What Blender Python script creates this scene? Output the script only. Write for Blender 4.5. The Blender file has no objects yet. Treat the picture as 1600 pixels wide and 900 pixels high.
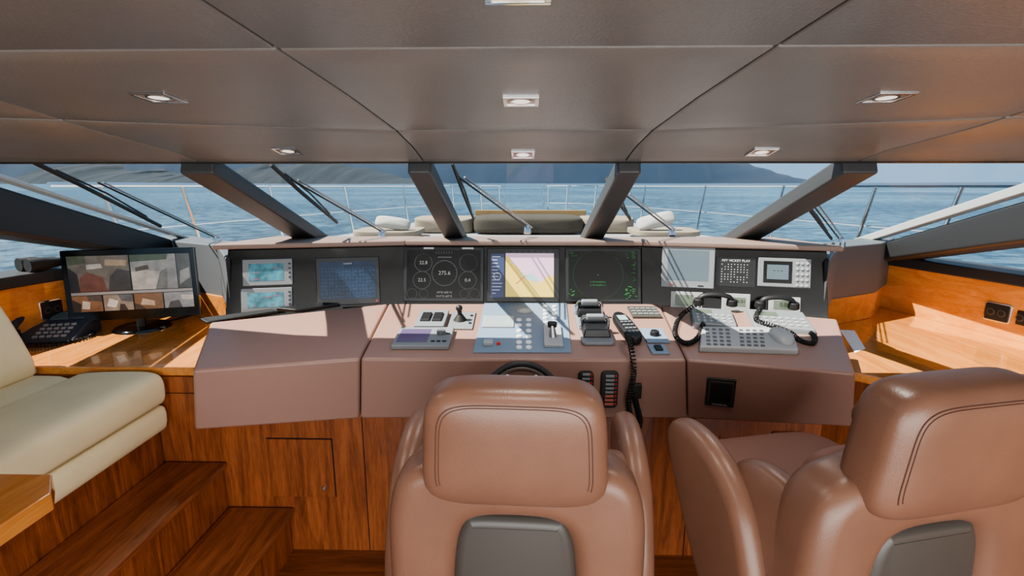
import bpy, bmesh, math, random
from mathutils import Vector, Matrix, Euler
random.seed(4)
V=Vector
SC=bpy.context.scene
COL=SC.collection
rad=math.radians
# ---------------- camera
CAMP=V((0,0,1.95)); F=800.0
CR=Euler((rad(90-11.65),0,rad(1.29))).to_matrix()
cd=bpy.data.cameras.new('camera'); cd.sensor_width=36; cd.lens=18.0; cd.clip_end=20000; cd.clip_start=.02
co=bpy.data.objects.new('camera',cd); COL.objects.link(co); co.location=CAMP; co.rotation_euler=CR.to_euler()
SC.camera=co
def ray(px,py): return CR@V(((px-800)/F,(450-py)/F,-1))
def atY(px,py,Y): d=ray(px,py); return CAMP+d*(Y/d.y)
def atZ(px,py,Z): d=ray(px,py); return CAMP+d*((Z-CAMP.z)/d.z)
class Plane:
    def __init__(s,p,a,b,xd=None):   # three points
        s.p=V(p); s.n=(V(a)-V(p)).cross(V(b)-V(p)).normalized()
        if s.n.dot(CAMP-s.p)<0: s.n=-s.n
        xd=V(xd) if xd else V(a)-V(p)
        xd=xd-s.n*xd.dot(s.n); s.x=xd.normalized()
        if s.x.x<0: s.x=-s.x
        s.y=s.n.cross(s.x)
    def at(s,px,py,off=0):
        d=ray(px,py); t=(s.p-CAMP).dot(s.n)/d.dot(s.n); return CAMP+d*t+s.n*off
    def mount(s,x0,y0,x1,y1,off=0,rot=0):
        cx,cy=(x0+x1)/2,(y0+y1)/2
        w=(s.at(x1,cy)-s.at(x0,cy)).length; h=(s.at(cx,y1)-s.at(cx,y0)).length
        c=s.at(cx,cy,off)
        m=Matrix((s.x,s.y,s.n)).transposed().to_4x4(); m.translation=c
        return m@Matrix.Rotation(rad(rot),4,'Z'),w,h
# ---------------- materials
def lin(c):
    return tuple(((v/255)/12.92 if v/255<=.04045 else ((v/255+.055)/1.055)**2.4) for v in c)+(1,)
MATS={}
def mat(name,col,rough=.5,metal=0,coat=0,bump=0,bscale=300,emit=0,var=0,vscale=5,alpha=None,ecol=None,spec=.5):
    if name in MATS: return MATS[name]
    m=bpy.data.materials.new(name); m.use_nodes=True; nt=m.node_tree; b=nt.nodes['Principled BSDF']
    b.inputs['Base Color'].default_value=lin(col); b.inputs['Roughness'].default_value=rough; b.inputs['Metallic'].default_value=metal
    b.inputs['Coat Weight'].default_value=coat; b.inputs['Coat Roughness'].default_value=.08; b.inputs['Specular IOR Level'].default_value=spec
    tc=nt.nodes.new('ShaderNodeTexCoord')
    if bump:
        n=nt.nodes.new('ShaderNodeTexNoise'); n.inputs['Scale'].default_value=bscale; n.inputs['Detail'].default_value=3
        nt.links.new(tc.outputs['Object'],n.inputs['Vector'])
        bp=nt.nodes.new('ShaderNodeBump'); bp.inputs['Strength'].default_value=bump; bp.inputs['Distance'].default_value=.002
        nt.links.new(n.outputs['Fac'],bp.inputs['Height']); nt.links.new(bp.outputs['Normal'],b.inputs['Normal'])
    if var:
        n=nt.nodes.new('ShaderNodeTexNoise'); n.inputs['Scale'].default_value=vscale; n.inputs['Detail'].default_value=4
        nt.links.new(tc.outputs['Object'],n.inputs['Vector'])
        r=nt.nodes.new('ShaderNodeValToRGB'); r.color_ramp.elements[0].position=.3; r.color_ramp.elements[1].position=.7
        r.color_ramp.elements[0].color=lin([v*(1-var) for v in col]); r.color_ramp.elements[1].color=lin([min(255,v*(1+var)) for v in col])
        nt.links.new(n.outputs['Fac'],r.inputs['Fac']); nt.links.new(r.outputs['Color'],b.inputs['Base Color'])
        if emit: nt.links.new(r.outputs['Color'],b.inputs['Emission Color'])
    if emit:
        b.inputs['Emission Color'].default_value=lin(ecol or col); b.inputs['Emission Strength'].default_value=emit
    MATS[name]=m; return m
def wood(name,c1,c2,axis=0,rough=.3,coat=.5,scale=1.0,c3=None,cr=.06):
    m=bpy.data.materials.new(name); m.use_nodes=True; nt=m.node_tree; b=nt.nodes['Principled BSDF']
    b.inputs['Roughness'].default_value=rough; b.inputs['Coat Weight'].default_value=coat; b.inputs['Coat Roughness'].default_value=cr
    tc=nt.nodes.new('ShaderNodeTexCoord'); mp=nt.nodes.new('ShaderNodeMapping')
    sc=[9*scale]*3; sc[axis]=.7*scale; mp.inputs['Scale'].default_value=sc
    nt.links.new(tc.outputs['Object'],mp.inputs['Vector'])
    n=nt.nodes.new('ShaderNodeTexNoise'); n.inputs['Scale'].default_value=1.6; n.inputs['Detail'].default_value=6; n.inputs['Distortion'].default_value=1.2
    n2=nt.nodes.new('ShaderNodeTexNoise'); n2.inputs['Scale'].default_value=14; n2.inputs['Detail'].default_value=4
    nt.links.new(mp.outputs['Vector'],n.inputs['Vector']); nt.links.new(mp.outputs['Vector'],n2.inputs['Vector'])
    mx=nt.nodes.new('ShaderNodeMath'); mx.operation='MULTIPLY_ADD'; mx.inputs[1].default_value=.35
    nt.links.new(n2.outputs['Fac'],mx.inputs[0]); 
    m2=nt.nodes.new('ShaderNodeMath'); m2.operation='MULTIPLY'; m2.inputs[1].default_value=.65
    nt.links.new(n.outputs['Fac'],m2.inputs[0]); nt.links.new(m2.outputs[0],mx.inputs[2])
    r=nt.nodes.new('ShaderNodeValToRGB'); e=r.color_ramp.elements
    e[0].position=.36; e[0].color=lin(c1); e[1].position=.64; e[1].color=lin(c2)
    nt.links.new(mx.outputs[0],r.inputs['Fac']); nt.links.new(r.outputs['Color'],b.inputs['Base Color'])
    MATS[name]=m; return m
LEA=mat('console_leather',(144,113,102),.4,bump=.25,bscale=260,spec=.5)
LEAD=mat('ledge_leather',(130,110,101),.55,bump=.2,bscale=260,spec=.3)
CHL=mat('chair_leather',(122,89,73),.34,bump=.22,bscale=220,var=.04,vscale=6,spec=.5)
CHS=mat('chair_seat_leather',(130,94,80),.5,bump=.22,bscale=220,spec=.25)
STI=mat('stitch_thread',(84,56,46),.7)
CRM=mat('cream_leather',(242,226,186),.5,bump=.2,bscale=200,var=.02,spec=.35)
CRMS=mat('cream_piping',(190,174,132),.6)
CEI=mat('ceiling_leather',(112,110,108),.36,bump=.4,bscale=150,var=.03,vscale=3,spec=.5)
BLK=mat('black_gloss',(8,9,10),.12,coat=.3)
BLM=mat('black_plastic',(22,22,24),.5)
BLR=mat('black_rubber',(18,18,19),.6)
PST=mat('post_grey',(62,63,65),.5,bump=.2)
PIL=mat('pillar_black',(42,43,45),.5)
DKG=mat('dark_grey_plastic',(72,69,65),.38)
GRY=mat('grey_plastic',(118,122,126),.4)
LGR=mat('light_grey_plastic',(156,158,160),.4)
MGR=mat('mid_grey_panel',(82,85,89),.5)
BLU=mat('blue_grey_panel',(112,130,150),.5)
CHR=mat('chrome',(215,217,220),.12,metal=1)
STL=mat('brushed_steel',(165,165,165),.3,metal=1)
WHT=mat('white_fibreglass',(158,160,161),.35,coat=.2)
SHT=mat('sheet_white',(238,240,242),.6)
FAB=mat('grey_outdoor_fabric',(50,47,40),.9,bump=.5)
FBL=mat('pale_outdoor_fabric',(126,116,102),.9,bump=.4)
TAN=mat('tan_board',(120,96,60),.6)
BTN=mat('white_button',(206,208,204),.4,emit=.1)
BTG=mat('grey_button',(92,96,100),.4)
BTD=mat('black_button',(26,27,30),.4)
BTR=mat('red_button',(170,30,25),.4,emit=.2)
RED=mat('red_plastic',(205,50,30),.4)
ORA=mat('orange_plastic',(225,90,25),.4)
LIT=mat('lamp_glow',(250,246,235),.3,emit=.6)
DIM=mat('dim_marking',(58,60,60),.5,emit=.04)
DI2=mat('grey_marking',(112,114,114),.5,emit=.04)
GRN=mat('green_marking',(38,108,50),.5,emit=.15)
WTX=mat('white_marking',(190,194,196),.5,emit=.05)
DRK=mat('seam_dark',(20,14,10),.8)
W_CAB=wood('cabinet_wood',(104,54,28),(164,95,54),axis=2,rough=.4,coat=.3,scale=1.7)
W_CNT=wood('counter_wood',(190,118,56),(216,148,82),axis=1,rough=.15,coat=1.0,cr=.015)
W_FLR=wood('floor_wood',(90,50,30),(140,82,48),axis=0,rough=.35,coat=.4,scale=1.4)
W_STP=wood('step_wood',(104,56,34),(158,95,60),axis=1,rough=.3,coat=.6,scale=1.4)
def glass():
    m=bpy.data.materials.new('window_glass'); m.use_nodes=True; nt=m.node_tree; nt.nodes.clear()
    o=nt.nodes.new('ShaderNodeOutputMaterial'); mx=nt.nodes.new('ShaderNodeMixShader'); t=nt.nodes.new('ShaderNodeBsdfTransparent'); g=nt.nodes.new('ShaderNodeBsdfGlossy')
    t.inputs['Color'].default_value=(.93,.96,.96,1); g.inputs['Roughness'].default_value=.01; mx.inputs[0].default_value=.03
    nt.links.new(t.outputs[0],mx.inputs[1]); nt.links.new(g.outputs[0],mx.inputs[2]); nt.links.new(mx.outputs[0],o.inputs[0]); return m
GLS=glass()
# ---------------- mesh builder
MW={}
def rrect(w,h,r,n=5):
    out=[]
    for cx,cy,a0 in ((w/2-r,h/2-r,0),(-w/2+r,h/2-r,90),(-w/2+r,-h/2+r,180),(w/2-r,-h/2+r,270)):
        for k in range(n+1): a=rad(a0+90*k/n); out.append((cx+r*math.cos(a),cy+r*math.sin(a)))
    return out
class B:
    def __init__(s,M=None): s.bm=bmesh.new(); s.M=M or Matrix.Identity(4)
    def add(s,vs,fs,M=None):
        M=s.M@(M or Matrix.Identity(4))
        bv=[s.bm.verts.new(M@V(v)) for v in vs]
        for f in fs:
            try: s.bm.faces.new([bv[i] for i in f])
            except ValueError: pass
        return s
    def box(s,c,d,rot=(0,0,0),taper=1):
        x,y,z=[k/2 for k in d]; t=taper
        vs=[(-x,-y,-z),(x,-y,-z),(x,y,-z),(-x,y,-z),(-x*t,-y*t,z),(x*t,-y*t,z),(x*t,y*t,z),(-x*t,y*t,z)]
        M=Matrix.Translation(c)@Euler([rad(a) for a in rot]).to_matrix().to_4x4()
        return s.add(vs,[(0,3,2,1),(4,5,6,7),(0,1,5,4),(1,2,6,5),(2,3,7,6),(3,0,4,7)],M)
    def hexa(s,v8): # bottom 4 ccw, top 4
        return s.add(v8,[(0,3,2,1),(4,5,6,7),(0,1,5,4),(1,2,6,5),(2,3,7,6),(3,0,4,7)])
    def prism(s,poly,z0,z1,M=None):
        n=len(poly); vs=[(p[0],p[1],z0) for p in poly]+[(p[0],p[1],z1) for p in poly]
        fs=[tuple(range(n))[::-1],tuple(range(n,2*n))]+[(i,(i+1)%n,n+(i+1)%n,n+i) for i in range(n)]
        return s.add(vs,fs,M)
    def tube(s,pts,r,seg=8,closed=False,flat=1.0):
        pts=[V(p) for p in pts]; n=len(pts); vs=[]; up=None
        for i,p in enumerate(pts):
            a=pts[(i-1)%n] if (closed or i>0) else p; c=pts[(i+1)%n] if (closed or i<n-1) else p
            t=(c-a).normalized()
            if up is None:
                up=V((0,0,1)) if abs(t.z)<.9 else V((0,1,0))
            u=(up-t*up.dot(t))
            if u.length<1e-5: u=t.orthogonal()
            u.normalize(); w=t.cross(u); up=u
            rr=r[i] if isinstance(r,(list,tuple)) else r
            for k in range(seg):
                a_=2*math.pi*k/seg; vs.append(p+w*math.cos(a_)*rr+u*math.sin(a_)*rr*flat)
        fs=[]
        for i in range(n if closed else n-1):
            for k in range(seg):
                j=(i+1)%n; k2=(k+1)%seg
                fs.append((i*seg+k,i*seg+k2,j*seg+k2,j*seg+k))
        if not closed: fs+= [tuple(range(seg))[::-1],tuple(range((n-1)*seg,n*seg))]
        return s.add(vs,fs)
    def cyl(s,a,b,r,r2=None,seg=24): return s.tube([a,b],[r,r if r2 is None else r2],seg)
    def disc(s,c,r,seg=28,r2=None):
        if r2 is None: return s.add([(c[0]+r*math.cos(2*math.pi*k/seg),c[1]+r*math.sin(2*math.pi*k/seg),c[2]) for k in range(seg)],[tuple(range(seg))])
        vs=[(c[0]+q*math.cos(2*math.pi*k/seg),c[1]+q*math.sin(2*math.pi*k/seg),c[2]) for q in (r,r2) for k in range(seg)]
        return s.add(vs,[(k,(k+1)%seg,seg+(k+1)%seg,seg+k) for k in range(seg)])
    def rect(s,x0,y0,x1,y1,z=0): return s.add([(x0,y0,z),(x1,y0,z),(x1,y1,z),(x0,y1,z)],[(0,1,2,3)])
    def quad(s,*p): return s.add(p,[tuple(range(len(p)))])
    def pillow(s,M,a,c,b,e2=.4,e1=.7,nu=56,nv=12,taper=0):
        vs=[];fs=[]; sp=lambda v,e: math.copysign(abs(v)**e,v)
        for j in range(-nv,nv+1):
            ph=math.pi/2*j/nv; u=abs(math.cos(ph))**e1; w=sp(math.sin(ph),e1)*b
            if abs(j)==nv: u=0.02
            for k in range(nu):
                t=2*math.pi*(k+.5)/nu; x=a*u*sp(math.cos(t),e2); z=c*u*sp(math.sin(t),e2)
                x*=1-taper*(z/c); vs.append((x,z,w))
        R=2*nv+1
        for j in range(R-1):
            for k in range(nu): fs.append((j*nu+k,j*nu+(k+1)%nu,(j+1)*nu+(k+1)%nu,(j+1)*nu+k))
        fs+= [tuple(range(nu))[::-1],tuple(range((R-1)*nu,R*nu))]
        return s.add(vs,fs,M)
    def slab(s,poly,d,r,M=None,n=5,dome=0):
        N=len(poly); P=[V((p[0],p[1])) for p in poly]
        ar=sum(P[i].x*P[(i+1)%N].y-P[(i+1)%N].x*P[i].y for i in range(N))
        if ar<0: P=P[::-1]
        nor=[]
        for i in range(N):
            e=(P[(i+1)%N]-P[i-1]).normalized(); nor.append(V((-e.y,e.x)))
        rings=[]
        for side in (-1,1):
            seq=range(n+1) if side==-1 else range(n,-1,-1)
            for k in seq:
                a=math.pi/2*k/n; ins=r*(1-math.sin(a)); w=side*(d/2-r*(1-math.cos(a)))
                rings.append([(P[i].x+nor[i].x*ins,P[i].y+nor[i].y*ins,w) for i in range(N)])
        vs=[p for q in rings for p in q]; R=len(rings); fs=[tuple(range(N))[::-1],tuple(range((R-1)*N,R*N))]
        for j in range(R-1):
            for k in range(N): fs.append((j*N+k,j*N+(k+1)%N,(j+1)*N+(k+1)%N,(j+1)*N+k))
        return s.add(vs,fs,M)
    def done(s,name,m,parent=None,bevel=0,smooth=True,world=False,seg=3,ang=35,recenter=True,label=None,**tags):
        bm=s.bm; bmesh.ops.recalc_face_normals(bm,faces=bm.faces)
        me=bpy.data.meshes.new(name)
        if world and parent is not None: bmesh.ops.transform(bm,matrix=MW[parent.name].inverted(),verts=bm.verts)
        off=V((0,0,0))
        if parent is None and recenter and len(bm.verts):
            xs=[v.co for v in bm.verts]; off=V(((min(v.x for v in xs)+max(v.x for v in xs))/2,(min(v.y for v in xs)+max(v.y for v in xs))/2,min(v.z for v in xs)))
            bmesh.ops.translate(bm,verts=bm.verts,vec=-off)
        bm.to_mesh(me); bm.free(); me.materials.append(m)
        if smooth:
            me.polygons.foreach_set('use_smooth',[True]*len(me.polygons))
            me.set_sharp_from_angle(angle=rad(ang))
        o=bpy.data.objects.new(name,me); COL.objects.link(o); o.location=off
        if parent is not None:
            o.parent=parent; MW[o.name]=MW[parent.name]
        if bevel:
            md=o.modifiers.new('bevel','BEVEL'); md.width=bevel; md.segments=seg; md.limit_method='ANGLE'; md.angle_limit=rad(30)
            if smooth: me.set_sharp_from_angle(angle=rad(180)); w=o.modifiers.new('wn','WEIGHTED_NORMAL'); w.keep_sharp=False
        if label: o['label']=label
        for k,v in tags.items(): o[k]=v
        return o
def thing(name,label,cat,M,group=None):
    o=bpy.data.objects.new(name,None); COL.objects.link(o)
    if not isinstance(M,Matrix): M=Matrix.Translation(M)
    o.matrix_world=M; MW[o.name]=M.copy(); o['label']=label; o['category']=cat; o.empty_display_size=.05
    if group: o['group']=group
    return o
def tag(o,label,cat,group=None,kind=None):
    o['label']=label; o['category']=cat
    if group: o['group']=group
    if kind: o['kind']=kind
    return o
def struct(o,label=None):
    o['kind']='structure'
    if label: o['label']=label
    return o
def text(s,x,y,size,m,parent,name='lettering',z=.001,align='CENTER'):
    cu=bpy.data.curves.new('t','FONT'); cu.body=s; cu.size=size; cu.align_x=align; cu.align_y='CENTER'
    o=bpy.data.objects.new('t',cu); COL.objects.link(o)
    bpy.context.view_layer.update()
    me=bpy.data.meshes.new_from_object(o.evaluated_get(bpy.context.evaluated_depsgraph_get()))
    bpy.data.objects.remove(o); me.name=name
    me.transform(Matrix.Translation((x,y,z))); me.materials.clear(); me.materials.append(m)
    t=bpy.data.objects.new(name,me); COL.objects.link(t); t.parent=parent; MW[t.name]=MW[parent.name]; return t
def copies(parent,mesh_b,name,m,spots,bevel=0):
    first=mesh_b.done(name,m,parent,bevel=bevel,recenter=False)
    for i,p in enumerate(spots):
        if i==0: first.location=p
        else:
            c=first.copy(); COL.objects.link(c); c.parent=parent; c.location=p; MW[c.name]=MW[parent.name]
def smooth_path(pts,n=8):
    pts=[V(p) for p in pts]; out=[]
    for i in range(len(pts)-1):
        p0=pts[max(0,i-1)];p1=pts[i];p2=pts[i+1];p3=pts[min(len(pts)-1,i+2)]
        for k in range(n):
            t=k/n; out.append(.5*((2*p1)+(p2-p0)*t+(2*p0-5*p1+4*p2-p3)*t*t+(3*p1-p0-3*p2+p3)*t**3))
    out.append(pts[-1]); return out
def chaikin(p,n=2):
    for _ in range(n):
        q=[]
        for i in range(len(p)):
            a=V(p[i]);b=V(p[(i+1)%len(p)]); q+=[a*.75+b*.25,a*.25+b*.75]
        p=q
    return [tuple(v) for v in p]
def coil(pts,R,turns,per=10):
    path=smooth_path(pts,12); n=turns*per; out=[]; L=len(path)-1
    for i in range(n+1):
        f=i/n*L; k=min(int(f),L-1); t=f-k; p=path[k].lerp(path[k+1],t); d=(path[k+1]-path[k]).normalized()
        u=d.orthogonal() if abs(d.z)>.95 else V((0,0,1))-d*d.z; u.normalize(); w=d.cross(u); a=2*math.pi*i/per
        out.append(p+u*math.cos(a)*R+w*math.sin(a)*R)
    return out
# ================= SETTING =================
struct(B().box((0.6,1.2,-.05),(7.6,8,.1)).done('floor',W_FLR,smooth=False),'dark plank floor of the helm well')
# ceiling
prof=[(-2.5,2.30),(-.5,2.27),(.79,2.203),(1.015,2.193),(1.4,2.165),(1.82,2.126),(2.05,2.085),(2.24,2.035)]
def cz(Y):
    for (a,za),(b,zb) in zip(prof,prof[1:]):
        if a<=Y<=b: return za+(zb-za)*(Y-a)/(b-a)
    return prof[-1][1] if Y>0 else prof[0][1]
def crown(x,Y):
    t=max(0,1-abs(Y-1.8)/.44); t=t*t*(3-2*t)
    return .024*min(1.3,(x/1.4)**2)*t
def s1(x):
    a=abs(x)
    return 1.82 if a<.46 else (1.82-(a-.45)*.24 if a<1.4 else 1.59-(a-1.4)*.15)
def seamx(k,y):
    s=math.copysign(1,k); a=abs(k)
    if a<1: return s*(.462-.034*min(1,max(0,(y-1.0)/1.24)))
    if a<2: return s*1.4
    return k
XS=[-3.25,-1.4,-.45,.45,1.4,3.25]
b=B(); g=.003
for i in range(5):
    for j in range(3):
        N=8; M_=6; vs=[];fs=[]
        for a in range(M_+1):
            xm=XS[i]+(XS[i+1]-XS[i])*a/M_
            lo=[-2.5,1.015,s1(xm)][j]+g; hi=[1.015,s1(xm),2.24][j]-g
            for q in range(N+1):
                y=lo+(hi-lo)*q/N; x0=seamx(XS[i],y)+g; x1=seamx(XS[i+1],y)-g; x=x0+(x1-x0)*a/M_
                vs.append((x,y,cz(y)-crown(x,y)))
        for a in range(M_):
            for q in range(N): fs.append((a*(N+1)+q,a*(N+1)+q+1,(a+1)*(N+1)+q+1,(a+1)*(N+1)+q))
        b.add(vs,fs)
ce=b.done('ceiling',CEI,recenter=False,ang=60); struct(ce,'grey leather ceiling panels with dark seams')
MW[ce.name]=Matrix.Identity(4)
bm=bmesh.new(); bm.from_mesh(ce.data)
for f in bm.faces:
    if f.normal.z>0: f.normal_flip()
bm.to_mesh(ce.data); bm.free()
md=ce.modifiers.new('s','SOLIDIFY'); md.thickness=.03; md.offset=-1
md=ce.modifiers.new('b','BEVEL'); md.width=.005; md.segments=3; md.limit_method='ANGLE'; md.angle_limit=rad(40)
b=B()
for (a,za),(c,zc_) in zip(prof,prof[1:]): b.hexa([(-3.3,a,za+.025),(3.3,a,za+.025),(3.3,c,zc_+.025),(-3.3,c,zc_+.025),(-3.3,a,za+.08),(3.3,a,za+.08),(3.3,c,zc_+.08),(-3.3,c,zc_+.08)])
b.done('ceiling_backing',DRK,ce,smooth=False)
o=B().box((0,2.275,2.055),(5.3,.07,.05)).done('trim_1',PIL,bevel=.012); struct(o,'dark roof lip above the windscreen')
# windshield plane
WA=V((0,2.27,2.03)); WB=V((0,3.47,1.58))
WP=Plane(WA,(1,2.27,2.03),WB)
wout=-WP.n if WP.n.dot(V((0,1,.5)))<0 else WP.n
def wpt(x,t,off=0): return V((x,0,0))+WA.lerp(WB,t)+wout*off
def post(nm,X,wt,wb,Xb=None,lab=''):
    Xb=X if Xb is None else Xb; vs=[]
    for t,x,w in ((-.01,X,wt),(1.06,Xb,wb)):
        vs+= [wpt(x-w/2,t,-.05),wpt(x+w/2,t,-.05),wpt(x+w/2,t,.03),wpt(x-w/2,t,.03)]
    struct(B().hexa(vs).done(nm,PST,bevel=.012),lab)
post('trim_2',-.45,.10,.13,-.45,'raked grey post left of the middle windscreen pane')
post('trim_3',.45,.10,.13,.45,'raked grey post right of the middle windscreen pane')
post('trim_4',-1.42,.15,.16,-1.43,'raked grey post between left windscreen panes')
post('trim_5',1.42,.15,.16,1.43,'raked grey post between right windscreen panes')
n=1
for x0,x1 in ((-1.4,-.45),(-.45,.45),(.45,1.4)):
    o=B().quad(wpt(x0,0),wpt(x1,0),wpt(x1,1.02),wpt(x0,1.02)).done('window_%d'%n,GLS,smooth=False); struct(o,'windscreen pane'); n+=1
for s in (-1,1):
    o=B().quad((s*1.42,2.27,2.03),(s*2.7,2.0,2.07),(s*2.64,3.82,1.4),(s*1.42,3.5,1.57)).done('window_%d'%n,GLS,smooth=False); struct(o,'outer windscreen pane'); n+=1
    A0=V((s*2.70,1.85,2.13)); A1=V((s*2.64,3.9,1.43))
    nrm=(A1-A0).cross(V((s,0,0))).normalized(); 
    if nrm.z<0: nrm=-nrm
    X=V((1,0,0)); vs=[]
    for P,th in ((A0,.27),(A1,.08)):
        vs+=[P-X*.13-nrm*th,P+X*.13-nrm*th,P+X*.13+nrm*.02,P-X*.13+nrm*.02]
    o=B().hexa(vs).done('trim_%d'%(6+(s>0)),PIL,bevel=.02); struct(o,'thick black raked corner pillar')
    vs=[]
    hh=.02 if s<0 else .05
    for P in (A0,A1):
        Q=P+nrm*.05
        vs+=[Q+X*(-s*.13)-X*.03,Q+X*(-s*.13)+X*.03,Q+X*(-s*.13)+X*.03+nrm*hh,Q+X*(-s*.13)-X*.03+nrm*hh]
    o=B().hexa(vs).done('trim_%d'%(8+(s>0)),WHT,bevel=.006); struct(o,'white outer frame strip along corner pillar')
    o=B().quad((s*2.72,3.75,1.42),(s*3.1,1.0,1.42),(s*2.95,1.0,2.07),(s*2.72,1.9,2.07)).done('window_%d'%n,GLS,smooth=False); struct(o,'side window'); n+=1
    side='left' if s<0 else 'right'
    wl=B().prism([(s*2.67,3.9),(s*2.93,2.88),(s*3.12,1.6),(s*3.12,-2),(s*3.2,-2),(s*3.2,1.6),(s*3.05,2.9),(s*2.8,3.95)],0,1.36)
    struct(wl.done('wall_'+side,W_CNT,bevel=.004),'varnished wooden hull-side panel')
    b=B()
    b.prism([(s*2.60,3.95),(s*2.88,2.86),(s*3.06,1.6),(s*3.06,-2),(s*3.25,-2),(s*3.25,1.6),(s*3.15,2.9),(s*2.85,4.0)],1.36,1.43)
    struct(b.done('trim_%d'%(10+(s>0)),PIL,bevel=.01),'black side window sill')
    b=B().prism([(s*3.06,1.2),(s*3.06,-2),(s*3.25,-2),(s*3.25,1.2)],1.43,2.2)
    struct(b.done('trim_%d'%(12+(s>0)),PIL,bevel=.01),'black side window rear frame')
    o=B().tube([(s*2.98,2.3,1.43),(s*2.86,2.3,2.06)],.03,4).done('trim_%d'%(14+(s>0)),PIL); struct(o,'black side window bar')
    b=B().prism([(s*1.62,2.72),(s*2.0,3.28),(s*2.42,3.5),(s*2.75,3.85),(s*2.6,3.9),(s*1.7,3.3)],1.2,1.55)
    struct(b.done('trim_%d'%(16+(s>0)),MGR,bevel=.01),'grey end panel beside the instrument panel')
    b=B().prism([(s*1.60,2.73),(s*1.98,3.26),(s*2.40,3.48),(s*2.7,3.82),(s*2.6,3.9),(s*1.7,3.3)],1.03,1.21)
    struct(b.done('trim_%d'%(18+(s>0)),W_CNT,bevel=.006),'wooden plinth under the grey end panel')
# counters
b=B().prism([(-1.2,2.42),(-1.2,3.9),(-2.66,3.9),(-2.92,2.9),(-3.0,2.42)],.985,1.03)
tag(b.done('countertop',W_CNT,bevel=.008),'varnished orange wood countertop under the desktop monitor','countertop')
b=B().prism([(1.2,2.85),(1.42,2.62),(1.84,2.25),(2.4,2.32),(3.0,2.32),(2.92,2.9),(2.66,3.9),(1.2,3.9)],.985,1.03)
tag(b.done('countertop',W_CNT,bevel=.008),'varnished orange wood countertop right of the console, with sun patches','countertop')
b=B().prism([(1.52,2.62),(1.86,2.29),(2.4,2.36),(2.98,2.36),(2.9,2.9),(1.52,2.9)],0,.985)
tag(b.done('side_cabinet',W_CAB,bevel=.004),'wooden cabinet below the right hand countertop','cabinet')
# ================= CONSOLE =================
FZ,BZ=1.17,1.26
fl=atZ(300,579,FZ); fjl=atZ(563,560,FZ); fjr=atZ(1073,562,FZ); fr=atZ(1338,584,FZ)
bl=atZ(328,503,BZ); bjl=atZ(607,474,BZ); bjr=atZ(1031,474,BZ); br=atZ(1309,498,BZ)
ofl,ofjl,ofjr,ofr=[V(p) for p in (atZ(303,673,.87),atZ(562,655,.87),atZ(1075,655,.87),atZ(1334,668,.87))]
con=thing('helm_console','long mauve-brown leather helm console with faceted front','console',(0,2.5,.86))
def seg(nm,a,b_,c,d,a2,b2,lab,g0=.002):
    e=(b_-a).normalized()*g0
    e2=(c-d).normalized()*g0
    a,b_,c,d,a2,b2=a+e,b_-e,c-e2,d+e2,a2+e,b2-e
    dl=V((d.x,d.y,1.04)); cl=V((c.x,c.y,1.04))
    return B().hexa([a2,b2,cl,dl,a,b_,c,d]).done(nm,LEA,con,bevel=.014,world=True,label=lab,seg=4)
seg('console_section',fl,fjl,bjl,bl,ofl,ofjl,'left leather section')
seg('console_section',fjl,fjr,bjr,bjl,ofjl,ofjr,'middle leather section')
seg('console_section',fjr,fr,br,bjr,ofjr,ofr,'right leather section')
CP=Plane(fjl,fjr,bjl); RP=Plane(fjr,fr,bjr); LP=Plane(fjl,fl,bjl,xd=(fjl-fl))
FC=Plane(fjl,fjr,ofjl); FR=Plane(fjr,fr,ofjr)
# base cabinets
cab=thing('helm_cabinet','walnut cabinet front below the leather console','cabinet',(0,2.6,0))
b=B().prism([(-1.95,2.41),(1.5,2.41),(1.5,2.6),(-1.95,2.6)],0,.90); b.done('body',W_CAB,cab,world=True,smooth=False)
B().box((-1.66,2.45,.94),(.58,.08,.088)).done('top_rail',W_CAB,cab,world=True,smooth=False)
YC=2.41
def cabx(px,py): return atY(px,py,YC)
for px in (572,1075,1335):
    p=cabx(px,760); B().box((p.x,YC-.001,.45),(.004,.004,.9)).done('seam',DRK,cab,world=True,smooth=False)
d0=cabx(416,684); d1=cabx(526,776)
dr=B().box(((d0.x+d1.x)/2,YC-.004,(d0.z+d1.z)/2),(d1.x-d0.x-.006,.012,d0.z-d1.z-.006)).done('door',W_CAB,cab,world=True,bevel=.002)
B().box(((d0.x+d1.x)/2,YC-.0005,(d0.z+d1.z)/2),(d1.x-d0.x+.002,.002,d0.z-d1.z+.002)).done('door_gap',DRK,cab,world=True,smooth=False)
k=cabx(508,760); b=B().cyl((k.x,YC-.01,k.z),(k.x,YC-.02,k.z),.011); b.box((k.x,YC-.025,k.z),(.004,.012,.016)); b.done('lock',CHR,dr,world=True)
# steps
st=thing('step','upper wooden step beside the cream sofa','step',(-1.71,1.2,0),'wooden steps down to the helm')
B().box((-1.715,1.19,.245),(.30,2.42,.49)).done('riser',W_CAB,st,world=True,smooth=False)
B().box((-1.705,1.19,.505),(.325,2.42,.03)).done('tread',W_STP,st,world=True,bevel=.008)
st=thing('step','lower wooden step nearest the helm floor','step',(-1.4,1.2,0),'wooden steps down to the helm')
B().box((-1.40,1.19,.115),(.32,2.42,.23)).done('riser',W_CAB,st,world=True,smooth=False)
B().box((-1.385,1.19,.245),(.35,2.42,.03)).done('tread',W_STP,st,world=True,bevel=.008)
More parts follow.
